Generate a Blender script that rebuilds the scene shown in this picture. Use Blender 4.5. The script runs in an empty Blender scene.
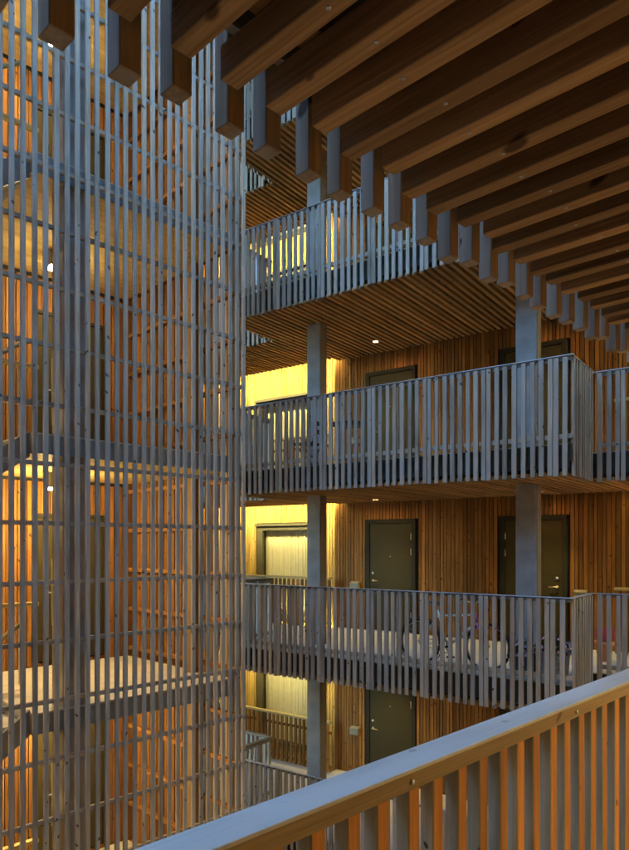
import bpy, bmesh, math, random
from mathutils import Vector, Matrix
R = math.radians
random.seed(11)
sc = bpy.context.scene
col = sc.collection

# ------------------------------------------------------------------ camera, sky, sun, exposure
EYE = 7.75
cam_d = bpy.data.cameras.new('camera')
cam = bpy.data.objects.new('camera', cam_d); col.objects.link(cam)
cam.location = (0, 0, EYE); cam.rotation_euler = (R(90), 0, 0)
cam_d.sensor_fit = 'VERTICAL'; cam_d.sensor_height = 36; cam_d.sensor_width = 36
cam_d.lens = 668 / 850 * 36
cam_d.shift_y = 120 / 850
cam_d.clip_start = 0.05; cam_d.clip_end = 5000
sc.camera = cam

SUN_EL, SUN_AZ = 3.0, 30.0
world = bpy.data.worlds.new('World'); sc.world = world; world.use_nodes = True
wn = world.node_tree; bg = wn.nodes['Background']
sky = wn.nodes.new('ShaderNodeTexSky'); sky.sky_type = 'NISHITA'; sky.sun_disc = False
sky.sun_elevation = R(SUN_EL); sky.sun_rotation = R(SUN_AZ)
sky.air_density = 1.0; sky.dust_density = 0.6; sky.ozone_density = 2.9
wn.links.new(sky.outputs[0], bg.inputs[0]); bg.inputs[1].default_value = 0.15
sun_d = bpy.data.lights.new('sun', 'SUN'); sun = bpy.data.objects.new('sun', sun_d); col.objects.link(sun)
sun_d.energy = 0.05; sun_d.angle = R(12); sun_d.color = (1, .8, .6)
az = R(SUN_AZ)
sdir = Vector((math.sin(az) * math.cos(R(SUN_EL)), math.cos(az) * math.cos(R(SUN_EL)), math.sin(R(SUN_EL))))
sun.rotation_euler = sdir.to_track_quat('Z', 'Y').to_euler(); sun.location = (0, 0, 40)
sc.view_settings.view_transform = 'Standard'; sc.view_settings.look = 'None'
sc.view_settings.exposure = 6.0; sc.view_settings.gamma = 1
sc.view_settings.use_curve_mapping = False
sc.cycles.max_bounces = 6; sc.cycles.diffuse_bounces = 4; sc.cycles.glossy_bounces = 2
sc.cycles.caustics_reflective = False; sc.cycles.caustics_refractive = False
WARM = (1.0, .76, .27)      # lamp light
DOWN_W = 1.7; STAIR_W = .36; COVE_E = 3.5; NEAR_W = 7.0; LOW_W = 11.0

# ------------------------------------------------------------------ helpers
def tag(o, label=None, cat=None, group=None, kind=None):
    if label: o['label'] = label
    if cat: o['category'] = cat
    if group: o['group'] = group
    if kind: o['kind'] = kind
    return o
def empty(name, loc=(0, 0, 0), rz=0.0):
    o = bpy.data.objects.new(name, None); col.objects.link(o)
    o.location = loc; o.rotation_euler = (0, 0, rz); o.empty_display_size = .2
    return o
def link(name, me, parent=None, loc=(0, 0, 0), rot=(0, 0, 0)):
    o = bpy.data.objects.new(name, me); col.objects.link(o)
    o.parent = parent; o.location = loc; o.rotation_euler = rot
    return o
_bc = {}
def box_mesh(dx, dy, dz, mat, bev=0.0):
    k = (round(dx, 4), round(dy, 4), round(dz, 4), mat.name, bev)
    if k in _bc: return _bc[k]
    bm = bmesh.new(); bmesh.ops.create_cube(bm, size=1.0)
    bmesh.ops.scale(bm, vec=(dx, dy, dz), verts=bm.verts)
    if bev: bmesh.ops.bevel(bm, geom=bm.edges[:], offset=bev, segments=1, affect='EDGES')
    me = bpy.data.meshes.new('box'); bm.to_mesh(me); bm.free(); me.materials.append(mat)
    _bc[k] = me; return me
def axis_of(d): return 'XYZ'[max(range(3), key=lambda i: d[i])]
def box(name, lo, hi, mat, parent=None, bev=0.0, rot=(0, 0, 0)):
    """lo/hi corners in the parent's frame; mat may be a wood family (picked by its long axis)"""
    d = [hi[i] - lo[i] for i in range(3)]
    if isinstance(mat, dict): mat = mat[axis_of(d)]
    return link(name, box_mesh(*d, mat, bev), parent, [(hi[i] + lo[i]) / 2 for i in range(3)], rot)
class MB:
    """collects shapes into one mesh"""
    def __init__(s): s.v = []; s.f = []; s.sm = []
    def add(s, vs, fs, smooth=False):
        n = len(s.v); s.v += [tuple(p) for p in vs]; s.f += [tuple(i + n for i in q) for q in fs]
        s.sm += [smooth] * len(fs)
    def box(s, lo, hi):
        (x0, y0, z0), (x1, y1, z1) = lo, hi
        s.add([(x0,y0,z0),(x1,y0,z0),(x1,y1,z0),(x0,y1,z0),(x0,y0,z1),(x1,y0,z1),(x1,y1,z1),(x0,y1,z1)],
              [(3,2,1,0),(4,5,6,7),(0,1,5,4),(1,2,6,5),(2,3,7,6),(3,0,4,7)])
    def prism(s, poly, z0, z1):
        n = len(poly)
        s.add([(x, y, z0) for x, y in poly] + [(x, y, z1) for x, y in poly],
              [tuple(range(n))[::-1], tuple(range(n, 2*n))] + [(i, (i+1) % n, n + (i+1) % n, n + i) for i in range(n)])
    def tube(s, pts, r, seg=8, closed=False):
        pts = [Vector(p) for p in pts]; rr = r if isinstance(r, (list, tuple)) else [r] * len(pts)
        n = len(pts); vs = []; fs = []
        for i, p in enumerate(pts):
            a = pts[i-1] if (i or closed) else p
            b = pts[(i+1) % n] if (i < n-1 or closed) else p
            t = (b - a).normalized()
            q = t.to_track_quat('Z', 'Y')
            if i and False: pass
            up = Vector((0, 0, 1)) if abs(t.z) < .95 else Vector((1, 0, 0))
            e1 = t.cross(up).normalized(); e2 = t.cross(e1).normalized()
            for k in range(seg):
                an = 2 * math.pi * k / seg
                vs.append(p + (e1 * math.cos(an) + e2 * math.sin(an)) * rr[i])
        m = n if closed else n - 1
        for i in range(m):
            j = (i + 1) % n
            for k in range(seg):
                l = (k + 1) % seg
                fs.append((i*seg + k, i*seg + l, j*seg + l, j*seg + k))
        if not closed: fs += [tuple(range(seg))[::-1], tuple(range((n-1)*seg, n*seg))]
        s.add(vs, fs, True)
    def lathe(s, prof, seg=20, c=(0, 0, 0)):
        n = len(prof); vs = []; fs = []
        for r, z in prof:
            for k in range(seg):
                an = 2*math.pi*k/seg; vs.append((c[0] + r*math.cos(an), c[1] + r*math.sin(an), c[2] + z))
        for i in range(n-1):
            for k in range(seg):
                l = (k+1) % seg; fs.append((i*seg+k, i*seg+l, (i+1)*seg+l, (i+1)*seg+k))
        fs += [tuple(range(seg))[::-1], tuple(range((n-1)*seg, n*seg))]
        s.add(vs, fs, True)
    def ring(s, c, rad, r, seg=36, axis='Y', tseg=8):
        pts = []
        for k in range(seg):
            an = 2*math.pi*k/seg
            pts.append((c[0] + rad*math.cos(an), c[1], c[2] + rad*math.sin(an)))
        s.tube(pts, r, tseg, True)
    def build(s, name, mat, parent=None, loc=(0, 0, 0), rot=(0, 0, 0), kind=None):
        me = bpy.data.meshes.new(name); me.from_pydata(s.v, [], s.f); me.update()
        for p, k in zip(me.polygons, s.sm): p.use_smooth = k
        bm = bmesh.new(); bm.from_mesh(me); bmesh.ops.recalc_face_normals(bm, faces=bm.faces); bm.to_mesh(me); bm.free()
        me.materials.append(mat)
        o = link(name, me, parent, loc, rot)
        if kind: o['kind'] = kind
        return o
def boards(mb, u0, u1, z0, z1, y, along='X', w=(.046, .074), gap=.012, th=(.018, .034), sgn=-1, face=0, holes=()):
    """vertical cladding boards over u0..u1, standing proud of plane y towards sgn; holes = (u0,u1,z0,z1)"""
    u = u0; rng = random.Random(int(abs(u0*71 + y*13 + z0*5) * 10))
    while u < u1 - .02:
        ww = min(rng.uniform(*w), u1 - u - .001); t = rng.uniform(*th)
        spans = [(z0, z1)]
        for (h0, h1, b0, b1) in holes:
            if u + ww > h0 and u < h1:
                ns = []
                for a, b in spans:
                    if b0 > a + .01: ns.append((a, min(b, b0)))
                    if b1 < b - .01: ns.append((max(a, b1), b))
                spans = ns
        for a, b in spans:
            y0, y1 = sorted((y, y + sgn*t))
            if along == 'X': mb.box((u, y0, a), (u + ww, y1, b))
            else: mb.box((y0, u, a), (y1, u + ww, b))
        u += ww + gap

# ------------------------------------------------------------------ materials
def nd(t, typ, **kw):
    n = t.nodes.new(typ)
    for k, v in kw.items(): setattr(n, k, v)
    return n
def new_mat(name):
    m = bpy.data.materials.new(name); m.use_nodes = True
    return m, m.node_tree, m.node_tree.nodes['Principled BSDF']
def rnd_socket(t):
    oi = nd(t, 'ShaderNodeObjectInfo'); ge = nd(t, 'ShaderNodeNewGeometry')
    ad = nd(t, 'ShaderNodeMath', operation='ADD'); fr = nd(t, 'ShaderNodeMath', operation='FRACT')
    t.links.new(oi.outputs['Random'], ad.inputs[0]); t.links.new(ge.outputs['Random Per Island'], ad.inputs[1])
    t.links.new(ad.outputs[0], fr.inputs[0]); return fr.outputs[0]
def wood_one(name, axis, light, dark, knot, rough=.75, var=.28, knots=.14, fine=70, spec=.25, grey=None):
    m, t, p = new_mat(name + '_' + axis); L = t.links.new
    rnd = rnd_socket(t)
    tc = nd(t, 'ShaderNodeTexCoord')
    off = nd(t, 'ShaderNodeMath', operation='MULTIPLY'); off.inputs[1].default_value = 37.0; L(rnd, off.inputs[0])
    cv = nd(t, 'ShaderNodeCombineXYZ')
    for i in range(3): L(off.outputs[0], cv.inputs[i])
    ad = nd(t, 'ShaderNodeVectorMath', operation='ADD'); L(tc.outputs['Object'], ad.inputs[0]); L(cv.outputs[0], ad.inputs[1])
    def scaled(across, along):
        mp = nd(t, 'ShaderNodeMapping'); s = [across]*3; s['XYZ'.index(axis)] = along
        mp.inputs['Scale'].default_value = s; L(ad.outputs[0], mp.inputs[0]); return mp.outputs[0]
    # knots
    vo = nd(t, 'ShaderNodeTexVoronoi'); vo.inputs['Scale'].default_value = 1.0
    rm = nd(t, 'ShaderNodeMapping'); rm.inputs['Rotation'].default_value = (R(34), R(28), R(15)); L(ad.outputs[0], rm.inputs[0])
    km_ = nd(t, 'ShaderNodeMapping'); ks = [9.5]*3; ks['XYZ'.index(axis)] = 3.4; km_.inputs['Scale'].default_value = ks; L(rm.outputs[0], km_.inputs[0])
    L(km_.outputs[0], vo.inputs['Vector'])
    kr = nd(t, 'ShaderNodeMapRange', interpolation_type='SMOOTHSTEP')
    kr.inputs[1].default_value = knots * .7; kr.inputs[2].default_value = knots * 1.15
    kr.inputs[3].default_value = 1; kr.inputs[4].default_value = 0
    sx = nd(t, 'ShaderNodeSeparateColor'); L(vo.outputs['Color'], sx.inputs[0])
    ksz = nd(t, 'ShaderNodeMapRange'); ksz.inputs[3].default_value = .28; ksz.inputs[4].default_value = 1.35; L(sx.outputs[0], ksz.inputs[0])
    kdv = nd(t, 'ShaderNodeMath', operation='DIVIDE'); L(vo.outputs['Distance'], kdv.inputs[0]); L(ksz.outputs[0], kdv.inputs[1])
    L(kdv.outputs[0], kr.inputs[0])
    # grain, bent round the knots
    no = nd(t, 'ShaderNodeTexNoise'); no.inputs['Scale'].default_value = 1; no.inputs['Detail'].default_value = 5
    no.inputs['Roughness'].default_value = .65; no.inputs['Distortion'].default_value = .6
    L(scaled(fine, 2.2), no.inputs['Vector'])
    n2 = nd(t, 'ShaderNodeTexNoise'); n2.inputs['Scale'].default_value = 1; n2.inputs['Detail'].default_value = 3
    L(scaled(9, 1.1), n2.inputs['Vector'])
    r1 = nd(t, 'ShaderNodeMapRange'); r1.inputs[1].default_value = .3; r1.inputs[2].default_value = .7; L(no.outputs['Fac'], r1.inputs[0])
    mx = nd(t, 'ShaderNodeMix', data_type='RGBA'); mx.inputs['A'].default_value = (*dark, 1); mx.inputs['B'].default_value = (*light, 1)
    L(r1.outputs[0], mx.inputs['Factor'])
    # tone of each board
    vr = nd(t, 'ShaderNodeMapRange'); vr.inputs[3].default_value = 1 - var; vr.inputs[4].default_value = 1 + var; L(rnd, vr.inputs[0])
    v2 = nd(t, 'ShaderNodeMapRange'); v2.inputs[1].default_value = .3; v2.inputs[2].default_value = .7
    v2.inputs[3].default_value = .78; v2.inputs[4].default_value = 1.18; L(n2.outputs['Fac'], v2.inputs[0])
    mu = nd(t, 'ShaderNodeMath', operation='MULTIPLY'); L(vr.outputs[0], mu.inputs[0]); L(v2.outputs[0], mu.inputs[1])
    sc_ = nd(t, 'ShaderNodeVectorMath', operation='SCALE'); L(mx.outputs['Result'], sc_.inputs[0]); L(mu.outputs[0], sc_.inputs['Scale'])
    last = sc_.outputs[0]
    if grey:   # weathered patches
        n3 = nd(t, 'ShaderNodeTexNoise'); n3.inputs['Scale'].default_value = 1; n3.inputs['Detail'].default_value = 4
        L(scaled(7, 1.6), n3.inputs['Vector'])
        g = nd(t, 'ShaderNodeMapRange'); g.inputs[1].default_value = .4; g.inputs[2].default_value = .65; L(n3.outputs['Fac'], g.inputs[0])
        gm = nd(t, 'ShaderNodeMix', data_type='RGBA'); L(g.outputs[0], gm.inputs['Factor']); L(last, gm.inputs['A']); gm.inputs['B'].default_value = (*grey, 1)
        last = gm.outputs['Result']
    km = nd(t, 'ShaderNodeMix', data_type='RGBA'); L(kr.outputs[0], km.inputs['Factor']); L(last, km.inputs['A']); km.inputs['B'].default_value = (*knot, 1)
    L(km.outputs['Result'], p.inputs['Base Color'])
    p.inputs['Roughness'].default_value = rough; p.inputs['Specular IOR Level'].default_value = spec
    bu = nd(t, 'ShaderNodeBump'); bu.inputs['Strength'].default_value = .25; bu.inputs['Distance'].default_value = .004
    L(no.outputs['Fac'], bu.inputs['Height']); L(bu.outputs[0], p.inputs['Normal'])
    return m
def wood(name, *a, **k): return {x: wood_one(name, x, *a, **k) for x in 'XYZ'}
GREY = wood('weathered_slat', (.48, .365, .255), (.24, .17, .11), (.06, .042, .028), grey=(.38, .315, .255), var=.34, knots=.11)
WARMW = wood('larch_cladding', (.38, .165, .034), (.18, .068, .012), (.09, .035, .012), var=.35)
SOFF = wood('soffit_slat', (.52, .275, .09), (.31, .145, .042), (.09, .04, .015), var=.3)
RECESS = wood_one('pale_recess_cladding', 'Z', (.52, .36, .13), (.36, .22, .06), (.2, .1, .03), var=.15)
JOIST = wood('joist_timber', (.47, .285, .13), (.23, .12, .048), (.09, .045, .02), var=.3, fine=110)
PALE = wood('pale_panel', (.60, .44, .18), (.46, .32, .11), (.25, .15, .06), var=.12, knots=.08)
RAILW = wood('rail_timber', (.31, .21, .115), (.19, .12, .06), (.12, .06, .03), var=.15, fine=120)
def plain(name, c, rough=.6, metal=0.0, spec=.4, noise=.12, scale=9, bump=.1):
    m, t, p = new_mat(name); L = t.links.new
    tc = nd(t, 'ShaderNodeTexCoord'); no = nd(t, 'ShaderNodeTexNoise'); no.inputs['Scale'].default_value = scale; no.inputs['Detail'].default_value = 6
    L(tc.outputs['Object'], no.inputs['Vector'])
    mr = nd(t, 'ShaderNodeMapRange'); mr.inputs[1].default_value = .25; mr.inputs[2].default_value = .75
    mr.inputs[3].default_value = 1 - noise; mr.inputs[4].default_value = 1 + noise; L(no.outputs['Fac'], mr.inputs[0])
    rgb = nd(t, 'ShaderNodeRGB'); rgb.outputs[0].default_value = (*c, 1)
    s = nd(t, 'ShaderNodeVectorMath', operation='SCALE'); L(rgb.outputs[0], s.inputs[0]); L(mr.outputs[0], s.inputs['Scale'])
    L(s.outputs[0], p.inputs['Base Color'])
    p.inputs['Roughness'].default_value = rough; p.inputs['Metallic'].default_value = metal; p.inputs['Specular IOR Level'].default_value = spec
    if bump:
        bu = nd(t, 'ShaderNodeBump'); bu.inputs['Strength'].default_value = bump; bu.inputs['Distance'].default_value = .003
        L(no.outputs['Fac'], bu.inputs['Height']); L(bu.outputs[0], p.inputs['Normal'])
    return m
def emit(name, c, e):
    m, t, p = new_mat(name); p.inputs['Base Color'].default_value = (*c, 1)
    p.inputs['Emission Color'].default_value = (*c, 1); p.inputs['Emission Strength'].default_value = e; return m
CONC = plain('concrete', (.31, .29, .265), .8, noise=.22, scale=5, bump=.3)
FLOORC = plain('floor_concrete', (.60, .54, .43), .7, noise=.12, scale=4)
STEEL = plain('galvanised_steel', (.52, .54, .56), .45, .7, noise=.2, scale=30)
DKSTEEL = plain('painted_steel', (.20, .205, .21), .5, .2)
MIDST = plain('grey_steel', (.24, .24, .235), .55, .1)
FLASH = plain('edge_flashing', (.06, .046, .030), .9, spec=.05)
DARK = plain('dark_backing', (.030, .024, .018), .9, noise=.3)
DOORM = plain('door_paint', (.056, .042, .015), .65, spec=.12, noise=.05, bump=.02)
FRAMEM = plain('frame_paint', (.035, .03, .018), .7, spec=.1)
BRASS = plain('brass', (.62, .48, .28), .3, .9)
WINFR = plain('window_frame', (.085, .075, .05), .5)
CURT = plain('curtain_cloth', (.80, .74, .52), .9, noise=.06)
PAVE = plain('paving', (.22, .21, .20), .85, noise=.3, scale=3, bump=.4)
PAPER = plain('letterbox_paint', (.30, .25, .15), .5)
LAMP = emit('lamp_glow', (1, .82, .5), 8)
LAMPB = emit('stair_lamp_glow', (1, .80, .48), 12)
COVE = emit('strip_glow', (1, .86, .34), COVE_E)
def glass_mat():
    m, t, p = new_mat('window_glass'); L = t.links.new
    tr = nd(t, 'ShaderNodeBsdfTransparent'); gl = nd(t, 'ShaderNodeBsdfGlossy'); gl.inputs['Roughness'].default_value = .03
    lw = nd(t, 'ShaderNodeFresnel'); lw.inputs[0].default_value = 1.4
    ar = nd(t, 'ShaderNodeMath', operation='MULTIPLY'); ar.inputs[1].default_value = .4; L(lw.outputs[0], ar.inputs[0])
    mx = nd(t, 'ShaderNodeMixShader'); L(ar.outputs[0], mx.inputs[0]); L(tr.outputs[0], mx.inputs[1]); L(gl.outputs[0], mx.inputs[2])
    L(mx.outputs[0], t.nodes['Material Output'].inputs[0]); return m
GLASS = glass_mat()

# ------------------------------------------------------------------ frames: G = far gallery, N = near gallery and stair tower
GO = (3.16, 8.21); GR = R(-36.0); NR = R(45.7)
FL = {'ground': 0.0, 'D': 3.0, 'B': 6.0, 'A': 9.0, 'C': 12.0, 'E': 15.0}

g = MB(); g.box((-400, -400, -.3), (400, 400, 0)); tag(g.build('ground', PAVE), kind='structure')

# ------------------------------------------------------------------ far gallery building
GB = empty('gallery_building', (GO[0], GO[1], 0), GR)
tag(GB, 'timber clad apartment building with open galleries stacked behind slatted railings', 'building')
POLY = [(-5.82, .03), (-.03, .03), (-.03, 1.11), (7, 1.11), (7, 2.97), (.3, 2.97), (.3, 3.2), (-5.65, 3.2), (-5.65, 2.97),
        (-10, 2.97), (-10, 1.28), (-5.82, 1.28)]
def yrange(x):
    y0 = .05 if -5.80 < x < -.05 else (1.13 if x >= -.05 else 1.30)
    y1 = 3.16 if -5.62 < x < .27 else 2.95
    return y0, y1
SW, SH, SP = .056, .05, .115
for k, z in FL.items():
    if k == 'ground': continue
    m = MB(); m.prism(POLY, z - .29, z - .004); m.build('floor_slab', DARK, GB)
    m = MB(); m.prism([(x, y) for x, y in POLY], z - .003, z + .012); m.build('gallery_floor', FLOORC, GB)
    so = empty('soffit'); so.parent = GB; so.location = (0, 0, z)
    rest = MB(); x = -9.9; i = 0
    while x < 6.9:
        y0, y1 = yrange(x); y0 += random.uniform(0, .012); y1 -= random.uniform(0, .02)
        if k in 'ECA' and -6.7 < x < 1.5:
            box('soffit_slat', (x - SW/2, y0, -.385), (x + SW/2, y1, -.385 + SH), SOFF, so)
        else: rest.box((x - SW/2, y0, -.385), (x + SW/2, y1, -.385 + SH))
        x += SP
    rest.build('soffit_slats', SOFF['Y'], so, kind='stuff')
    for yy in (.5, 1.6, 2.6):
        box('counter_batten', (-5.7 if yy < 1 else -9.9, yy - .025, -.333), (-.1 if yy < 1 else 6.9, yy + .025, -.295), SOFF, so)
# walls: right part on y=3.2, return, left recessed part on y=3.9
DOORS = [(-4.88, -3.83, 'L'), (-2.05, -.96, 'R'), (2.2, 3.25, 'L')]
WIN = (-8.45, -6.80)
m = MB(); m.box((-5.7, 3.23, 0), (.3, 3.6, 17.5)); m.box((-17, 4.26, 0), (-5.7, 4.5, 17.5)); m.box((.3, 3.96, 0), (7, 4.3, 17.5))
for z in FL.values():
    m.box((-17, 3.935, z - .31), (WIN[0] - .02, 4.25, z + 2.685)); m.box((WIN[1] + .02, 3.935, z - .31), (-5.71, 4.25, z + 2.685)); m.box((WIN[0] - .019, 3.935, z + 2.29), (WIN[1] + .019, 4.25, z + 2.684))
m.box((-5.7, 3.6, 0), (-5.4, 4.3, 17.5)); m.box((0, 3.6, 0), (.3, 4.3, 17.5))
m.build('wall_core', DARK, GB)
for k, z in FL.items():
    zz0, zz1 = z + .015, z + 2.66
    m = MB()
    boards(m, -5.70, .30, zz0, zz1, 3.23, holes=[(a - .05, b + .05, z, z + 2.27) for a, b, s in DOORS[:2]])
    boards(m, .34, 7, z - .3, z + 2.69, 3.93, holes=[(2.15, 3.3, z - .3, z + 2.27)])
    m.build('wall_cladding', WARMW['Z'], GB, kind='stuff')
m = MB()
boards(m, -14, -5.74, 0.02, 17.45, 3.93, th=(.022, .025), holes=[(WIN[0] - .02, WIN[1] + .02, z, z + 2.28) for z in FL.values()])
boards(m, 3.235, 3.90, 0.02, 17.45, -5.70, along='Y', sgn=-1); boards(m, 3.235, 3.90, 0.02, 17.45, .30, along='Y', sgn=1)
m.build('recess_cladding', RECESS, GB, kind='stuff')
def door(z, x0, x1, side, y):
    d = box('door', (x0 + .05, y - .02, z + .03), (x1 - .05, y + .03, z + 2.18), DOORM, GB, .004)
    cx, cz = d.location.x, d.location.z
    m = MB()
    for a, b in ((x0 - .04, x0 + .045), (x1 - .045, x1 + .04)): m.box((a, y - .045, z + .02), (b, y + .05, z + 2.26))
    m.box((x0 - .04, y - .047, z + 2.185), (x1 + .04, y + .05, z + 2.262))
    m.build('door_frame', FRAMEM, GB)
    s = 1 if side == 'L' else -1
    hx = (x0 + .13) if side == 'L' else (x1 - .13)
    yl = y - .02 - d.location.y
    m = MB(); hxl = hx - cx
    m.tube([(hxl, yl, 1.03 + z - cz), (hxl, yl - .05, 1.03 + z - cz), (hxl + s*.02, yl - .06, 1.03 + z - cz), (hxl + s*.13, yl - .06, 1.03 + z - cz)], .011, 8)
    m.tube([(hxl, yl + .001, 1.03 + z - cz), (hxl, yl - .012, 1.03 + z - cz)], .027, 14)
    m.build('handle', BRASS, d)
    m = MB(); m.tube([(hxl, yl + .001, 1.18 + z - cz), (hxl, yl - .022, 1.18 + z - cz)], .026, 14); m.build('lock', STEEL, d)
    m = MB(); m.tube([(0, yl + .001, 1.52 + z - cz), (0, yl - .008, 1.52 + z - cz)], .012, 10); m.build('peephole', STEEL, d)
    xh = (x1 - .052) if side == 'L' else (x0 + .052)
    for hz in (.3, 1.55, 1.85):
        m = MB(); m.tube([(xh - cx, yl - .012, z + hz - cz), (xh - cx, yl - .012, z + hz + .13 - cz)], .013, 8); m.build('hinge', BRASS, d)
    box('threshold', (x0, y - .06, z + .013), (x1, y + .03, z + .028), STEEL, GB)
for k, z in FL.items():
    for (a, b, s) in DOORS[:2]: door(z, a, b, s, 3.215)
    door(z, *DOORS[2], 3.9)
    # window with curtain in the recessed wall
    x0, x1 = WIN
    w = empty('window'); w.parent = GB; w.location = ((x0 + x1)/2, 3.9, z)
    hw = (x1 - x0)/2
    m = MB()
    for a, b in ((-hw, -hw + .17), (hw - .09, hw)): m.box((a, -.035, 0), (b, .05, 2.2))
    m.box((-hw, -.037, 2.10), (hw, .05, 2.202)); m.box((-hw, -.037, -.001), (hw, .05, .10))
    m.build('frame', WINFR, w)
    m = MB(); m.box((-hw - .02, -.10, 2.203), (hw + .02, -.01, 2.26)); m.build('head_flashing', WINFR, w)
    for a, b in ((-hw + .17, hw - .09),): box('pane', (a, -.004, .1), (b, .004, 2.1), GLASS, w)
    vs = []; n = 120
    for i in range(n + 1):
        xx = -hw + .1 + (2*hw - .2) * i / n
        yy = .17 + .022*math.sin(i*1.05) + .012*math.sin(i*.37 + 1)
        vs += [(xx, yy, .02), (xx, yy, 2.15)]
    m = MB(); m.add(vs, [(2*i, 2*i + 2, 2*i + 3, 2*i + 1) for i in range(n)], True); m.build('curtain', CURT, w)
    m = MB(); m.box((-hw, .30, 0), (hw, .33, 2.2)); m.build('backing', DARK, w)
# columns
for (x0, x1) in ((-4.76, -4.48), (-1.03, -.735), (3.2, 3.46)):
    for k, z in FL.items():
        if k == 'E': continue
        box('column', (x0, .95, z + .012), (x1, 1.15, z + 2.73), CONC, GB, .006)
        m = MB(); m.box((x1, .965, z + .014), (x1 + .012, 1.135, z + 2.612)); m.build('column_facing', RAILW['Z'], GB)
m = MB(); m.box((-10.3, -2.6, 0), (-10.05, 3.92, 17.5)); m.build('added_end_wall', DARK, GB)  # unseen wall added to keep sky light out of the light well
m = MB(); boards(m, -2.6, 3.9, 0, 17.5, -10.05, along='Y', sgn=1); m.build('added_end_wall_cladding', WARMW['Z'], GB, kind='stuff')
# roof, extended at the left to shut sky light out of the notch
m = MB(); m.prism([(-10.3, -2.6), (-6.0, -2.6), (-6.0, -.3), (7, -.3), (7, 4.5), (-10.3, 4.5)], 17.505, 17.7); m.build('roof', DKSTEEL, GB)

# ------------------------------------------------------------------ slatted railings of the far gallery
NAMES = {'D': ('lowest far gallery railing of grey slats, half hidden behind the foreground handrail',),
         'B': ('slatted far gallery railing with a bicycle leaning behind it',),
         'A': ('grey slatted far gallery railing in the middle, one floor above the bicycle',),
         'C': ('bluish slatted far gallery railing highest in view, below the hanging beam ends',),
         'E': ('slatted railing of the uppermost far gallery, glimpsed past the stair tower',)}
def railing_run(root, p0, p1, z, dense=.117, cap=None, jit=.010):
    """slats along p0->p1 (frame of root), posts behind them, bottom rail and cap"""
    p0 = Vector(p0); p1 = Vector(p1); dv = p1 - p0; Ln = dv.length; dv.normalize(); nv = Vector((-dv.y, dv.x))
    rz = math.atan2(dv.y, dv.x)
    t = .03; i = 0
    while t < Ln - .02:
        dz = random.uniform(-.008, .004)
        c = p0 + dv*t
        link('slat', box_mesh(random.choice((.055, .06, .06, .066)), .034, 1.47, GREY['Z'], .004), root, (c.x, c.y, z + .345 + dz), (random.uniform(-.003, .003), random.uniform(-.003, .003), rz + random.choice((0, math.pi))))
        i += 1
        if i % 8 == 3: t += .070
        else: t += dense + random.uniform(-jit, jit)
    mid = (p0 + p1)/2
    def bar(name, w, h, off, zc, mat, ext=0.0):
        c = mid + nv*off
        link(name, box_mesh(Ln + ext, w, h, mat if not isinstance(mat, dict) else mat['X'], .002), root, (c.x, c.y, zc), (0, 0, rz))
    if cap: bar('handrail', .08, .04, .012, z + 1.105, cap, .02)
    else: bar('handrail', .06, .010, .012, z + 1.094, STEEL, .05)
    bar('bottom_rail', .04, .06, .047, z + .10, GREY)
    bar('edge_flashing', .008, .22, .034, z - .10, FLASH)
    bar('top_rail', .012, .045, .030, z + 1.062, DKSTEEL)
    t = .45
    while t < Ln:
        c = p0 + dv*t + nv*.034
        link('post', box_mesh(.014, .05, 1.06, STEEL, .002), root, (c.x + nv.x*.025, c.y + nv.y*.025, z + .555), (0, 0, rz)); t += .98
for k in 'DBACE':
    z = FL[k]
    rt = empty('balcony_railing', (GO[0], GO[1], z), GR)
    tag(rt, NAMES[k][0], 'railing', 'slatted gallery railings of the far building')
    railing_run(rt, (-5.85, 0), (0, 0), 0)
    railing_run(rt, (0, .06), (0, 1.08), 0, dense=.112)
    railing_run(rt, (.05, 1.08), (6.9, 1.08), 0)
    railing_run(rt, (-5.85, 1.25), (-5.85, .06), 0, cap=RAILW)
    railing_run(rt, (-9.9, 1.25), (-5.9, 1.25), 0, cap=RAILW)
BACK = {'D': ('low timber balustrade with glowing gaps in front of the lowest window', 'short timber balustrade at the far right of the lowest gallery'),
        'B': ('timber balustrade before the curtained window on the bicycle floor', 'short timber balustrade end behind the terracotta pot'),
        'A': ('timber balustrade before the window one floor above the bicycle', 'short timber balustrade end at the right edge, one floor above the bicycle'),
        'C': ('timber balustrade before the brightly lit wall on the topmost visible gallery', 'short timber balustrade at the right end of the topmost visible gallery')}
for k in 'DBAC':
    z = FL[k]
    for q, (xa, xb) in enumerate(((-9.9, -5.62), (-.12, 6.9))):
        rt = empty('inner_railing', (GO[0], GO[1], z), GR)
        tag(rt, BACK[k][q], 'balustrade', 'inner balustrades along the light slots')
        y = 2.93
        x = xa + .04
        while x < xb - .02:
            link('slat', box_mesh(.06, .036, 1.0, WARMW['Z'], .003), rt, (x, y, .52), (0, 0, random.choice((0, math.pi)))); x += .118 + random.uniform(-.01, .01)
        box('handrail', (xa, y - .045, 1.03), (xb, y + .045, 1.075), PALE, rt, .004)
        box('mid_rail', (xa, y + .02, .80), (xb, y + .045, .85), WARMW, rt)
        box('bottom_rail', (xa, y + .02, .08), (xb, y + .045, .14), WARMW, rt)

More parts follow.
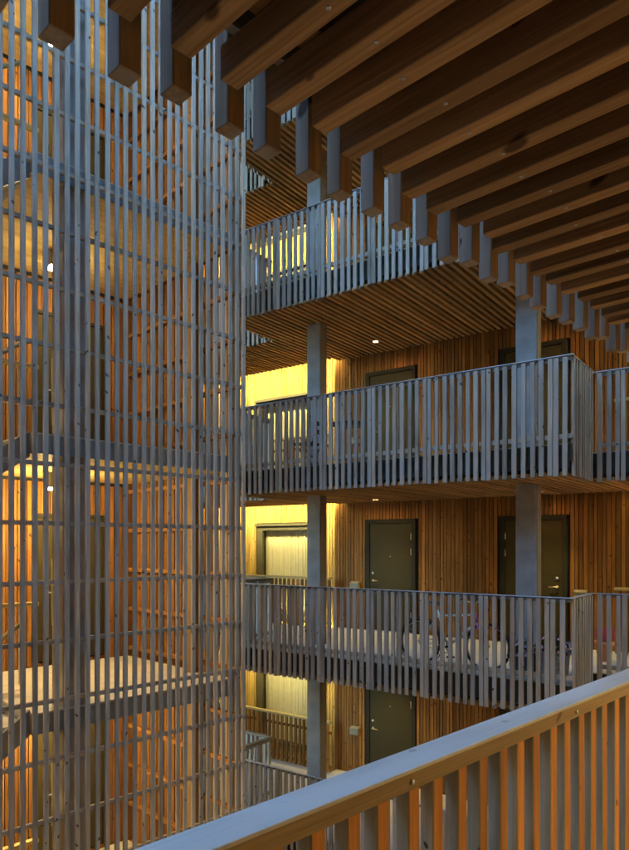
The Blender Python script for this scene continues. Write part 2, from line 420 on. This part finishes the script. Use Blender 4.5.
# ------------------------------------------------------------------ lamps of the far gallery
def lamp(root_frame, loc, rz, label, group, watts, size=.045, spot=92):
    o = empty('ceiling_lamp', loc, rz); tag(o, label, 'lamp', group)
    m = MB(); m.lathe([(size*1.25, .03), (size*1.25, -.004), (size, -.006), (size, .02)], 20); m.build('housing', STEEL, o)
    m = MB(); m.lathe([(size*.97, .006), (size*.97, .001)], 20); m.build('diffuser', LAMP, o)
    ld = bpy.data.lights.new('lamp_light', 'SPOT'); ld.energy = watts; ld.color = WARM; ld.spot_size = R(spot); ld.spot_blend = .8; ld.shadow_soft_size = .04
    l = bpy.data.objects.new('lamp_light', ld); col.objects.link(l); l.parent = o; l.location = (0, 0, -.012)
    return o
def gpt(x, y): 
    c, s = math.cos(GR), math.sin(GR); return (GO[0] + x*c - y*s, GO[1] + x*s + y*c)
def npt(s_, o_):
    c, s = math.cos(NR), math.sin(NR); return (s_*c - o_*s, s_*s + o_*c)
WHERE = {'E': 'top gallery', 'C': 'topmost visible soffit', 'A': 'soffit above the bicycle floor', 'B': 'soffit under the bicycle floor'}
for k in 'BACE':
    for x, wh in ((-4.25, 'before the left hand door'), (-1.15, 'behind the right hand column'), (2.6, 'far right')):
        px, py = gpt(x, 2.45 if x < 0 else 2.3)
        lamp(GB, (px, py, FL[k] - .386), GR, f'small round downlight in the {WHERE[k]}, {wh}', 'gallery downlights', DOWN_W)
for k in 'BACE':
    for q, (xa, xb) in enumerate(((-9.9, -5.74), (.36, 6.9))):
        px, py = gpt((xa + xb)/2, 3.05)
        o = empty('strip_light', (px, py, FL[k] - .26), GR)
        tag(o, f'warm strip light washing the wall, {["left light slot", "right light slot"][q]}, {WHERE[k]}', 'strip light', 'light strips above the recessed walls')
        hw = (xb - xa)/2
        m = MB(); m.box((-hw, -.03, -.07), (hw, 0, .04)); m.box((-hw, 0.0005, .012), (hw, .06, .04)); m.build('channel', DKSTEEL, o)
        m = MB(); m.box((-hw + .02, .002, -.04), (hw - .02, .014, .008)); m.build('diffuser', COVE, o)

# ------------------------------------------------------------------ stair tower behind a slatted screen
T0, T1, TO, TB = -2.2, 5.80, 6.95, 9.80
TW = empty('stair_tower', (0, 0, 0), NR)
tag(TW, 'open stair tower wrapped in tall grey timber slats with warm light inside', 'stair tower')
s = 5.775
while s > T0:
    link('slat', box_mesh(.049, .040, 17.6, GREY['Z'], .004), TW, (s + random.uniform(-.006, .006), TO + .0225, 8.9), (random.uniform(-.0006, .0006), random.uniform(-.0006, .0006), random.choice((0, math.pi))))
    s -= .1175
zb = EYE + .232 - 12*.634
while zb < 17.4:
    box('batten', (T0, TO + .044, zb - .024), (T1, TO + .086, zb + .024), GREY, TW, .004)
    box('return_batten', (T1 - .13, TO + .10, zb - .03), (T1 - .065, TB - .03, zb + .03), WARMW, TW, .004)
    zb += .634
m = MB(); zb = EYE + .232 - 12*.634
while zb < 17.4:
    s = 5.775
    while s > 1.5:
        for q in (-.012, .012): m.box((s + q - .0035, TO - .001, zb - .004 + q*.5), (s + q + .0035, TO + .003, zb + .003 + q*.5))
        s -= .1175
    zb += .634
m.build('screw_heads', DKSTEEL, TW, kind='stuff')
o_ = TO + .12
while o_ < TB - .05:
    link('return_slat', box_mesh(.042, .072 if o_ > 7.9 else .05, 17.6, (WARMW if o_ > 7.9 else GREY)['Z'], .004), TW, (T1 - .04, o_, 8.9), (0, 0, random.choice((0, math.pi)))); o_ += .118 if o_ < 7.9 else .098
box('corner_post', (T1 - .30, 7.78, .02), (T1 - .14, 7.94, 17.6), RAILW, TW, .006)
box('corner_board', (5.663, 9.772, .02), (5.742, 9.835, 17.6), WARMW, TW)
box('column', (3.33, 7.12, .01), (3.62, 7.40, 17.6), CONC, TW, .008)
m = MB(); m.box((T0, TB + .04, 0), (T1, TB + .25, 17.7)); m.build('back_wall_core', DARK, TW)
TD = (4.18, 5.22)
for k, z in FL.items():
    m = MB(); boards(m, T0, T1 - .075, z - .045, z + 2.69, TB + .04, holes=[(TD[0] - .04, TD[1] + .04, z, z + 2.2)])
    m.build('back_wall_cladding', WARMW['Z'], TW, kind='stuff')
    if k != 'ground':
        poly = [(3.0, 7.10), (T1 - .14, 7.10), (T1 - .14, TB), (T0, TB), (T0, 7.10), (-1.2, 7.10), (-1.2, 8.40), (3.0, 8.40)]
        m = MB(); m.prism(poly, z - .065, z - .048); m.build('landing_floor', FLOORC, TW)
        inn = [(3.02, 7.12), (T1 - .16, 7.12), (T1 - .16, TB - .01), (T0, TB - .01), (T0, 7.12), (-1.22, 7.12), (-1.22, 8.42), (3.02, 8.42)]
        m = MB(); m.prism(inn, z - .265, z - .066); m.build('landing_slab', PALE['X'], TW)
        m = MB()
        m.box((3.0, 7.085, z - .272), (T1 - .14, 7.115, z - .067)); m.box((2.985, 7.085, z - .274), (3.015, 8.40, z - .068)); m.box((-1.2, 8.385, z - .273), (2.984, 8.415, z - .069))
        m.build('landing_edge_beam', MIDST, TW)
        # stair flight down to the left
        st = empty('stair_flight'); st.parent = TW; st.location = (3.0, 7.2, z)
        n = 17; run = 4.2/n; rise = 3.0/n
        for i in range(n - 1):
            box('tread', (-(i + 1)*run - .02, .06, -(i + 1)*rise - .05), (-i*run, 1.06, -(i + 1)*rise), FLOORC, st)
        for yy in (.0, 1.07):
            m = MB()
            m.add([(0.0, yy, -.02), (0.0, yy + .055, -.02), (0, yy + .055, -.30), (0, yy, -.30), (-4.2, yy, -3.02), (-4.2, yy + .055, -3.02), (-4.2, yy + .055, -3.30), (-4.2, yy, -3.30)],
                  [(0, 1, 2, 3), (4, 7, 6, 5), (0, 4, 5, 1), (1, 5, 6, 2), (2, 6, 7, 3), (3, 7, 4, 0)])
            m.build('stringer', MIDST, st)
        m = MB(); m.tube([(-.05, .04, .93), (-4.1, .04, -1.98)], .024, 10); m.build('handrail', PALE['X'], st)
        gr = empty('stair_guard'); gr.parent = TW; gr.location = (0, 8.45, z)
        box('guard_rail', (-1.2, -.04, .98), (3.62, .04, 1.03), PALE, gr, .004)
        for i in range(8): box('guard_post', (-1.1 + i*.64, -.012, .012), (-1.06 + i*.64, .012, .98), STEEL, gr)
        box('guard_wire', (-1.2, -.004, .5), (3.6, .004, .508), STEEL, gr)
    # door with glazed panel
    d = box('door', (TD[0], TB - .01, z + .03), (TD[1], TB + .05, z + 2.16), DOORM, TW, .004)
    cx, cz = d.location.x, d.location.z
    m = MB(); m.box((-.30, -.038, -.55), (.25, -.031, .45)); m.build('glazed_panel', plain('door_panel', (.30, .27, .13), .35) if 'door_panel' not in bpy.data.materials else bpy.data.materials['door_panel'], d)
    m = MB(); m.tube([(-.42, -.03, -.05), (-.42, -.09, -.05), (-.30, -.09, -.05)], .012, 8); m.build('handle', STEEL, d)
    m = MB(); m.box((-.57, -.05, -1.07), (-.525, .03, 1.12)); m.box((.525, -.05, -1.07), (.57, .03, 1.12)); m.box((-.57, -.052, 1.071), (.57, .03, 1.122)); m.build('door_frame', FRAMEM, d)
m = MB(); m.box((T0, 6.9, 17.75), (T1, TB + .3, 17.95)); m.build('roof', DKSTEEL, TW)
for k, wh in (('E', 'uppermost landing'), ('C', 'upper landing of the stair tower'), ('A', 'middle landing of the stair tower'), ('B', 'lowest landing of the stair tower'), ('D', 'entrance level of the stair tower')):
    for q, (ls, lo_) in enumerate(((4.04, 8.9), (.6, 9.1))):
        px, py = npt(ls, lo_)
        o = empty('stair_lamp', (px, py, FL[k] - .272), NR)
        tag(o, f'bright box lamp hung below the ceiling, {wh}, {["right", "left"][q]}', 'lamp', 'lamps in the stair tower')
        m = MB(); m.box((-.09, -.09, -.20), (.09, .09, 0)); m.build('housing', DKSTEEL, o)
        m = MB(); m.box((-.06, -.06, -.228), (.06, .06, -.201)); m.build('diffuser', LAMPB, o)
        ld = bpy.data.lights.new('lamp_light', 'POINT'); ld.energy = STAIR_W * {'E': .45, 'C': .55, 'A': 3.4, 'B': 3.6, 'D': 3.4}[k]; ld.color = WARM; ld.shadow_soft_size = .09
        l = bpy.data.objects.new('lamp_light', ld); col.objects.link(l); l.parent = o; l.location = (0, 0, -.36)

# ------------------------------------------------------------------ near gallery: floor, wall, ceiling of joists
NEARFL = plain('near_floor', (.27, .235, .185), .75, noise=.15)
NB = empty('near_gallery', (0, 0, 0), NR)
tag(NB, 'near gallery with a ceiling of dark warm joists above the camera', 'gallery')
NF = EYE - 1.61; NS0, NS1 = -6.9, 9.2; NI = -2.3
for zf in (NF, NF + 2.80, NF + 5.8, NF + 8.8, NF - 3):
    m = MB(); m.box((NS0, NI, zf - .26), (NS1, .93, zf - .004)); m.build('floor_slab', DARK, NB)
    m = MB(); m.box((NS0, NI, zf - .003), (NS1, .93, zf + .010)); m.build('gallery_floor', NEARFL, NB)
m = MB(); m.box((NS0, NI - .3, 0), (NS1, NI - .03, 17.5)); m.build('wall_core', DARK, NB)
m = MB(); boards(m, NS0, NS1, NF + .02, NF + 2.54, NI - .03, sgn=1); m.build('wall_cladding', WARMW['Z'], NB, kind='stuff')
ZJ = EYE + .83
for zf in (NF + 5.8, NF + 8.8):  # unseen upper parapets, added to cut the low sky light
    m = MB(); s = NS0
    while s < NS1: m.box((s, .98, zf - .35), (s + .041, 1.02, zf + 1.1)); s += .1075
    m.build('upper_parapet', GREY['Z'], NB, kind='stuff')
m = MB(); m.box((NS0, NI - .3, 17.6), (NS1, 1.3, 17.8)); m.build('roof', DKSTEEL, NB)
s = .43 - .1075*67; js = []
while s < NS1 - .03:
    js.append(s); s += .1075
for i, s in enumerate(js):
    s2 = s + random.uniform(-.006, .006)
    j = box('joist', (s2 - .0205, NI, ZJ), (s2 + .0205, .950 + random.uniform(-.03, .012), ZJ + .062), JOIST, NB, .002)
    for yo in (.71, -.2, -1.2):
        m = MB(); m.lathe([(.0001, -.0325), (.0045, -.0325), (.0045, -.0305), (.0001, -.0305)], 10)
        if 0 < s < 4: m.build('screw', STEEL, j, (random.uniform(-.004, .004), yo - j.location.y + random.uniform(-.02, .02), 0))
yb = .86
while yb > NI + .1:
    box('cross_board', (NS0, yb - .055, ZJ + .064), (NS1, yb, ZJ + .09), SOFF, NB, .002)
    yb -= .16
UP = empty('balcony_railing', (0, 0, ZJ), NR)
tag(UP, 'near overhead railing whose square slat ends hang below the ceiling joists', 'railing')
for i, s in enumerate(js):
    link('slat', box_mesh(.041, .041, 1.5, GREY['Z'], .002), UP, (s + .035 + random.uniform(-.008, .008), 1.0, -.05 + .75 + random.uniform(-.014, .014)), (0, 0, random.choice((0, math.pi))))
box('handrail', (NS0, .93, 1.46), (NS1, 1.03, 1.515), RAILW, UP, .004)
box('edge_batten', (NS0, .958, .12), (NS1, .978, .20), GREY, UP)

FR = empty('balcony_railing', (0, 0, NF), NR)
tag(FR, 'foreground slatted railing with a broad pale blue lit timber handrail', 'railing')
lamplit = wood_one('lamplit_timber', 'Z', (.50, .20, .045), (.31, .11, .022), (.14, .05, .015), var=.2, knots=.09)
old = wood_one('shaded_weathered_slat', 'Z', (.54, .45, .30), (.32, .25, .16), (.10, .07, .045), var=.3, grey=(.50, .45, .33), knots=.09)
fs_me = box_mesh(.043, .041, 1.52, old, .0031); fs_me.materials.append(lamplit)
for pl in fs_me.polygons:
    if pl.normal.y < -.9: pl.material_index = 1      # warm lamp light painted onto the inner face; other faces weathered grey
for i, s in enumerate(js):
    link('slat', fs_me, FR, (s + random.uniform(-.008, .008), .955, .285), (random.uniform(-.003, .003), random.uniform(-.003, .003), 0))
h = 1.1
HR = wood_one('handrail_board', 'X', (.50, .47, .43), (.34, .31, .275), (.28, .24, .20), var=.06, fine=150, rough=.42, knots=.08, spec=.5, grey=(.46, .44, .41))
hs = NS0
for i in range(3):
    ln = (NS1 - NS0)/3
    link('handrail', box_mesh(ln - .003, .096, .010, HR, .0015), FR, (hs + ln/2, .952 + random.uniform(-.0007, .0007), h - .005), (random.uniform(-.004, .004), 0, 0)); hs += ln
    for q in range(9):
        m = MB(); m.lathe([(.0001, .0008), (.0042, .0008), (.0042, -.002), (.0001, -.002)], 12); m.build('screw', STEEL, FR, (hs - ln + .2 + q*.56, .952 + random.choice((-.02, .02)), h))
box('handrail_fascia', (NS0, .908, h - .052), (NS1, .930, h - .0105), RAILW, FR, .002)
box('handrail_core', (NS0, .978, h - .060), (NS1, .998, h - .0105), RAILW, FR, .002)
box('bottom_rail', (NS0, .935 - .03, .08), (NS1, .9335, .14), GREY, FR, .003)
for s in (.35, 1.25, 2.15, 3.05, 3.95):
    m = MB(); m.tube([(0, 0, 0), (0, -.004, 0)], .006, 12); m.build('screw', STEEL, FR, (s, .908, h - .032))
for q, (ls, lo_) in enumerate(((3.3, -1.45), (5.6, -1.3))):
    px, py = npt(ls, lo_)
    lamp(NB, (px, py, ZJ - .002), NR, ['round downlight in the near ceiling beside the camera', 'round downlight at the far right of the near ceiling'][q], 'downlights of the near gallery', NEAR_W, .045, 172)

for q, ls in enumerate((.2, 2.4, 4.6)):  # assumed lamps, added out of view to warm the lower tower
    px, py = npt(ls, .1)
    lamp(NB, (px, py, NF - .262), NR, f'added unseen downlight under the near gallery floor, {["first", "second", "third"][q]} along the railing below', 'added downlights below the near gallery', LOW_W, .045, 172)
EW = empty('added_end_wing', (0, 0, 0), NR)  # unseen wing added to block low sky light and its reflections
tag(EW, 'added timber clad wing closing the courtyard on the left, out of the picture', 'building')
m = MB(); m.box((-7.3, -2.6, 0), (-7.0, 14, 18.5)); m.build('wall_core', DARK, EW)
m = MB(); boards(m, -2.6, 10.0, 0, 18.5, -7.0, along='Y', sgn=1, w=(.09, .12)); m.build('wall_cladding', GREY['Z'], EW, kind='stuff')
m = MB(); m.box((-6.99, 10.06, 0), (T0 - .02, 10.3, 18.5)); m.build('rear_wall_core', DARK, EW)  # added as well, closing the gap beside the tower against low sky
m = MB(); boards(m, -6.9, T0 - .03, 0, 18.5, 10.06, w=(.09, .12)); m.build('rear_wall_cladding', GREY['Z'], EW, kind='stuff')

# ------------------------------------------------------------------ things on the galleries
def gthing(name, x, y, z, rz, label, cat, group=None):
    px, py = gpt(x, y); o = empty(name, (px, py, z), GR + rz); return tag(o, label, cat, group)
# letterboxes by the doors
LBL = {'D': 'below the bicycle floor', 'B': 'on the bicycle floor', 'A': 'one floor above the bicycle', 'C': 'on the topmost visible gallery'}
for k in 'DBAC':
    for x, wh in ((-5.17, 'left hand door'), (-.70, 'right hand door')):
        o = gthing('letterbox', x, 3.20, FL[k] + .86, 0, f'small cream letterbox on the wall beside the {wh} {LBL[k]}', 'letterbox', 'letterboxes by the doors')
        m = MB(); m.box((-.095, -.09, -.02), (.095, .0, .09)); m.build('body', PAPER, o)
        m = MB(); m.add([(-.105, -.105, .092), (.105, -.105, .092), (.105, 0, .125), (-.105, 0, .125), (-.105, -.105, .104), (.105, -.105, .104), (.105, 0, .137), (-.105, 0, .137)],
                        [(3,2,1,0),(4,5,6,7),(0,1,5,4),(1,2,6,5),(2,3,7,6),(3,0,4,7)]); m.build('lid', PAPER, o)
# bicycle: front wheel at +x
TYRE = plain('tyre_rubber', (.025, .025, .027), .8); RIM = plain('rim_alloy', (.5, .5, .52), .35, .8)
PINK = plain('pink_paint', (.75, .12, .30), .3, spec=.5, noise=.03); MINT = plain('mint_paint', (.74, .80, .72), .35, spec=.5, noise=.05); BLK = plain('black_plastic', (.02, .02, .022), .5)
def bicycle(o, frame_mat, accent):
    rw = .335
    F, B = (.52, 0, rw), (-.50, 0, rw)
    for c in (F, B):
        w = empty('wheel'); w.parent = o; w.location = c
        m = MB(); m.ring((0, 0, 0), rw - .022, .022, 40); m.build('tyre', TYRE, w)
        m = MB(); m.ring((0, 0, 0), rw - .044, .009, 40); m.build('rim', RIM, w)
        m = MB(); m.tube([(0, -.045, 0), (0, .045, 0)], .018, 10); m.build('hub', RIM, w)
        m = MB()
        for i in range(24):
            an = 2*math.pi*i/24; sd = .03 if i % 2 else -.03
            m.tube([(.015*math.cos(an + .9), sd, .015*math.sin(an + .9)), ((rw - .045)*math.cos(an), 0, (rw - .045)*math.sin(an))], .0013, 4)
        m.build('spokes', RIM, w)
    bb = (-.07, 0, .29); seat = (-.24, 0, .80); head0 = (.36, 0, .66); head1 = (.325, 0, .80)
    m = MB(); m.tube([bb, seat], .015, 10); m.tube([(-.21, 0, .72), (.335, 0, .765)], .015, 10); m.tube([bb, head0], .018, 10)
    for sd in (-.05, .05):
        m.tube([bb, (B[0], sd, B[2])], .009, 8); m.tube([(-.215, 0, .735), (B[0], sd, B[2])], .008, 8)
    m.build('frame', frame_mat, o)
    m = MB(); m.tube([head0, head1], .022, 12); m.tube([(.365, 0, .645), (.385, .0, .60)], .02, 10)
    for sd in (-.05, .05): m.tube([(.375, sd*.9, .63), (.42, sd, .55), (F[0], sd, F[2])], .011, 8)
    m.build('fork', accent, o)
    m = MB(); m.tube([head1, (.305, 0, .90), (.33, 0, .93)], .013, 8); m.tube([(.25, -.29, .97), (.32, -.14, .94), (.33, 0, .93), (.32, .14, .94), (.25, .29, .97)], .011, 8); m.build('handlebar', RIM, o)
    for sd in (-1, 1): m = MB(); m.tube([(.27, sd*.22, .965), (.225, sd*.33, .98)], .017, 8); m.build('grip', BLK, o)
    m = MB(); m.tube([seat, (-.262, 0, .88)], .012, 8); m.build('seat_post', RIM, o)
    m = MB()
    vs = []; fs = []; prof = [(-.13, .075, 0), (-.10, .08, .012), (-.03, .06, .01), (.05, .028, .004), (.12, .018, -.004)]
    for x, wd, zz in prof: vs += [(x, -wd, zz - .02), (x, -wd*.6, zz + .02), (x, wd*.6, zz + .02), (x, wd, zz - .02)]
    for i in range(4):
        for q in range(4): fs.append((i*4 + q, i*4 + (q+1) % 4, i*4 + 4 + (q+1) % 4, i*4 + 4 + q))
    fs += [(3, 2, 1, 0), (16, 17, 18, 19)]; m.add(vs, fs); m.build('saddle', BLK, o, (-.265, 0, .895))
    m = MB(); m.ring((bb[0], -.045, bb[2]), .085, .006, 24); m.tube([(bb[0], -.06, bb[2]), (bb[0], .06, bb[2])], .018, 10)
    m.tube([(bb[0], -.07, bb[2]), (bb[0] + .10, -.07, bb[2] - .13)], .009, 8); m.tube([(bb[0], .07, bb[2]), (bb[0] - .10, .07, bb[2] + .13)], .009, 8)
    m.tube([(bb[0], -.045, bb[2] + .085), (B[0], -.045, B[2] + .04)], .004, 4); m.tube([(bb[0], -.045, bb[2] - .085), (B[0], -.045, B[2] - .04)], .004, 4); m.build('crankset', BLK, o)
    for xx, yy, zz in ((.10, -.115, -.13), (-.10, .115, .13)): m = MB(); m.box((bb[0] + xx - .045, yy - .045, bb[2] + zz - .012), (bb[0] + xx + .045, yy + .045, bb[2] + zz + .012)); m.build('pedal', BLK, o)
    m = MB(); m.ring((B[0], 0, B[2]), rw + .02, .008, 30); m.build('mudguard', BLK, o)
o = gthing('bicycle', -1.72, .30, FL['B'] + .013, 0, 'white and pink bicycle parked behind the slats of the gallery railing', 'bicycle'); o.rotation_euler.x = R(-3)
bicycle(o, MINT, PINK)
# planter with asters
LEAF = plain('leaf', (.045, .075, .03), .6, noise=.4, scale=40); PETAL = plain('pale_pink_petal', (.72, .52, .66), .7, noise=.15, scale=60)
POT = plain('zinc_pot', (.09, .095, .10), .6); TERRA = plain('terracotta', (.50, .19, .08), .8); HEATH = plain('red_heather', (.42, .05, .06), .8, noise=.3, scale=50); SOIL = plain('soil', (.03, .02, .015), .95); PATT = plain('patterned_pot', (.40, .40, .39), .6, noise=.7, scale=45)
rng = random.Random(4)
def planter(o, w, d, hgt, mat):
    m = MB()
    v = [(-w*.44, -d*.44, 0), (w*.44, -d*.44, 0), (w*.44, d*.44, 0), (-w*.44, d*.44, 0), (-w/2, -d/2, hgt), (w/2, -d/2, hgt), (w/2, d/2, hgt), (-w/2, d/2, hgt)]
    m.add(v, [(3,2,1,0),(0,1,5,4),(1,2,6,5),(2,3,7,6),(3,0,4,7),(4,5,6,7)]); m.build('pot', mat, o)
def aster(o, w, d, z0, hgt, nl, nf):
    m = MB(); f = MB(); c = MB()
    def pt(shell=False):
        while True:
            p = Vector((rng.uniform(-1, 1), rng.uniform(-1, 1), rng.uniform(-.2, 1)))
            if p.length < 1 and (not shell or (p.length > .8)): return Vector((p.x*w, p.y*d, z0 + max(0, p.z)*hgt))
    for i in range(nl):
        p = pt(); a = Vector((rng.uniform(-1, 1), rng.uniform(-1, 1), rng.uniform(-.3, 1))).normalized()*rng.uniform(.02, .04)
        b = a.cross(Vector((rng.uniform(-1, 1), rng.uniform(-1, 1), rng.uniform(-1, 1)))).normalized()*.008
        m.add([p - a, p - b, p + a, p + b], [(0, 1, 2, 3)])
    for i in range(nf):
        p = pt(True); n = (p - Vector((0, 0, z0))).normalized() + Vector((0, -.3, .3)); n.normalize()
        e1 = n.cross(Vector((0, 0, 1))).normalized(); e2 = n.cross(e1); r = rng.uniform(.02, .03)
        vs = [p + n*.006] + [p + (e1*math.cos(k*math.pi/5) + e2*math.sin(k*math.pi/5))*(r if k % 2 else r*.6) for k in range(10)]
        f.add(vs, [(0, k + 1, (k + 1) % 10 + 1) for k in range(10)])
    m.build('foliage', LEAF, o, kind='stuff'); f.build('blossoms', PETAL, o, kind='stuff')
o = gthing('flower_planter', -.72, .42, FL['B'] + .013, 0, 'dark planter of pale pink flowers beside the column, behind the railing', 'planter', 'planted pots on the bicycle floor')
planter(o, .34, .3, .30, POT); aster(o, .22, .2, .28, .20, 700, 90)
o = gthing('flower_planter', -.33, .36, FL['B'] + .013, 0, 'planter of tall pale pink flowers at the corner of the gallery railing', 'planter', 'planted pots on the bicycle floor')
planter(o, .36, .30, .36, PATT); aster(o, .25, .21, .34, .26, 900, 130)
o = gthing('terracotta_pot', -.10, 2.15, FL['B'] + .013, 0, 'terracotta pot with red heather standing by the wall', 'pot', 'planted pots on the bicycle floor')
m = MB(); m.lathe([(.09, 0), (.125, .24), (.14, .24), (.14, .30), (.125, .30), (.115, .27)], 24); m.build('pot', TERRA, o)
m = MB()
for i in range(160):
    an = rng.uniform(0, 6.28); r = rng.uniform(0, .08); ln = rng.uniform(.14, .26); lean = rng.uniform(.0, .09)
    b = Vector((r*math.cos(an), r*math.sin(an), .26)); t = b + Vector((lean*math.cos(an), lean*math.sin(an), ln))
    m.tube([b, (b + t)/2, t], [.003, .008, .003], 5)
m.build('heather', HEATH, o, kind='stuff')
# bistro table and chair on the gallery above
o = gthing('bistro_table', -3.75, .75, FL['A'] + .013, 0, 'small dark round table behind the railing one floor above the bicycle', 'table')
m = MB(); m.lathe([(.30, .71), (.31, .72), (.31, .735), (.30, .74)], 28); m.build('table_top', BLK, o)
m = MB(); m.tube([(0, 0, .03), (0, 0, .71)], .02, 10); m.build('stem', BLK, o)
for i in range(3): an = i*2.094; m = MB(); m.tube([(0, 0, .10), (.26*math.cos(an), .26*math.sin(an), .012)], .013, 8); m.build('leg', BLK, o)
o = gthing('bistro_chair', -4.55, .7, FL['A'] + .013, R(-80), 'dark slatted folding chair beside the small round table', 'chair')
for sd in (-.19, .19):
    m = MB(); m.tube([(sd, -.20, .01), (sd, .18, .46), (sd, .24, .86)], .011, 8); m.build('leg', BLK, o)
    m = MB(); m.tube([(sd*.9, .22, .01), (sd*.9, -.18, .46)], .011, 8); m.build('leg', BLK, o)
for i in range(5): box('seat_slat', (-.2, -.2 + i*.08, .455), (.2, -.14 + i*.08, .47), BLK, o)
for i in range(2): box('back_slat', (-.2, .19 + i*.025, .62 + i*.13), (.2, .205 + i*.025, .69 + i*.13), BLK, o)
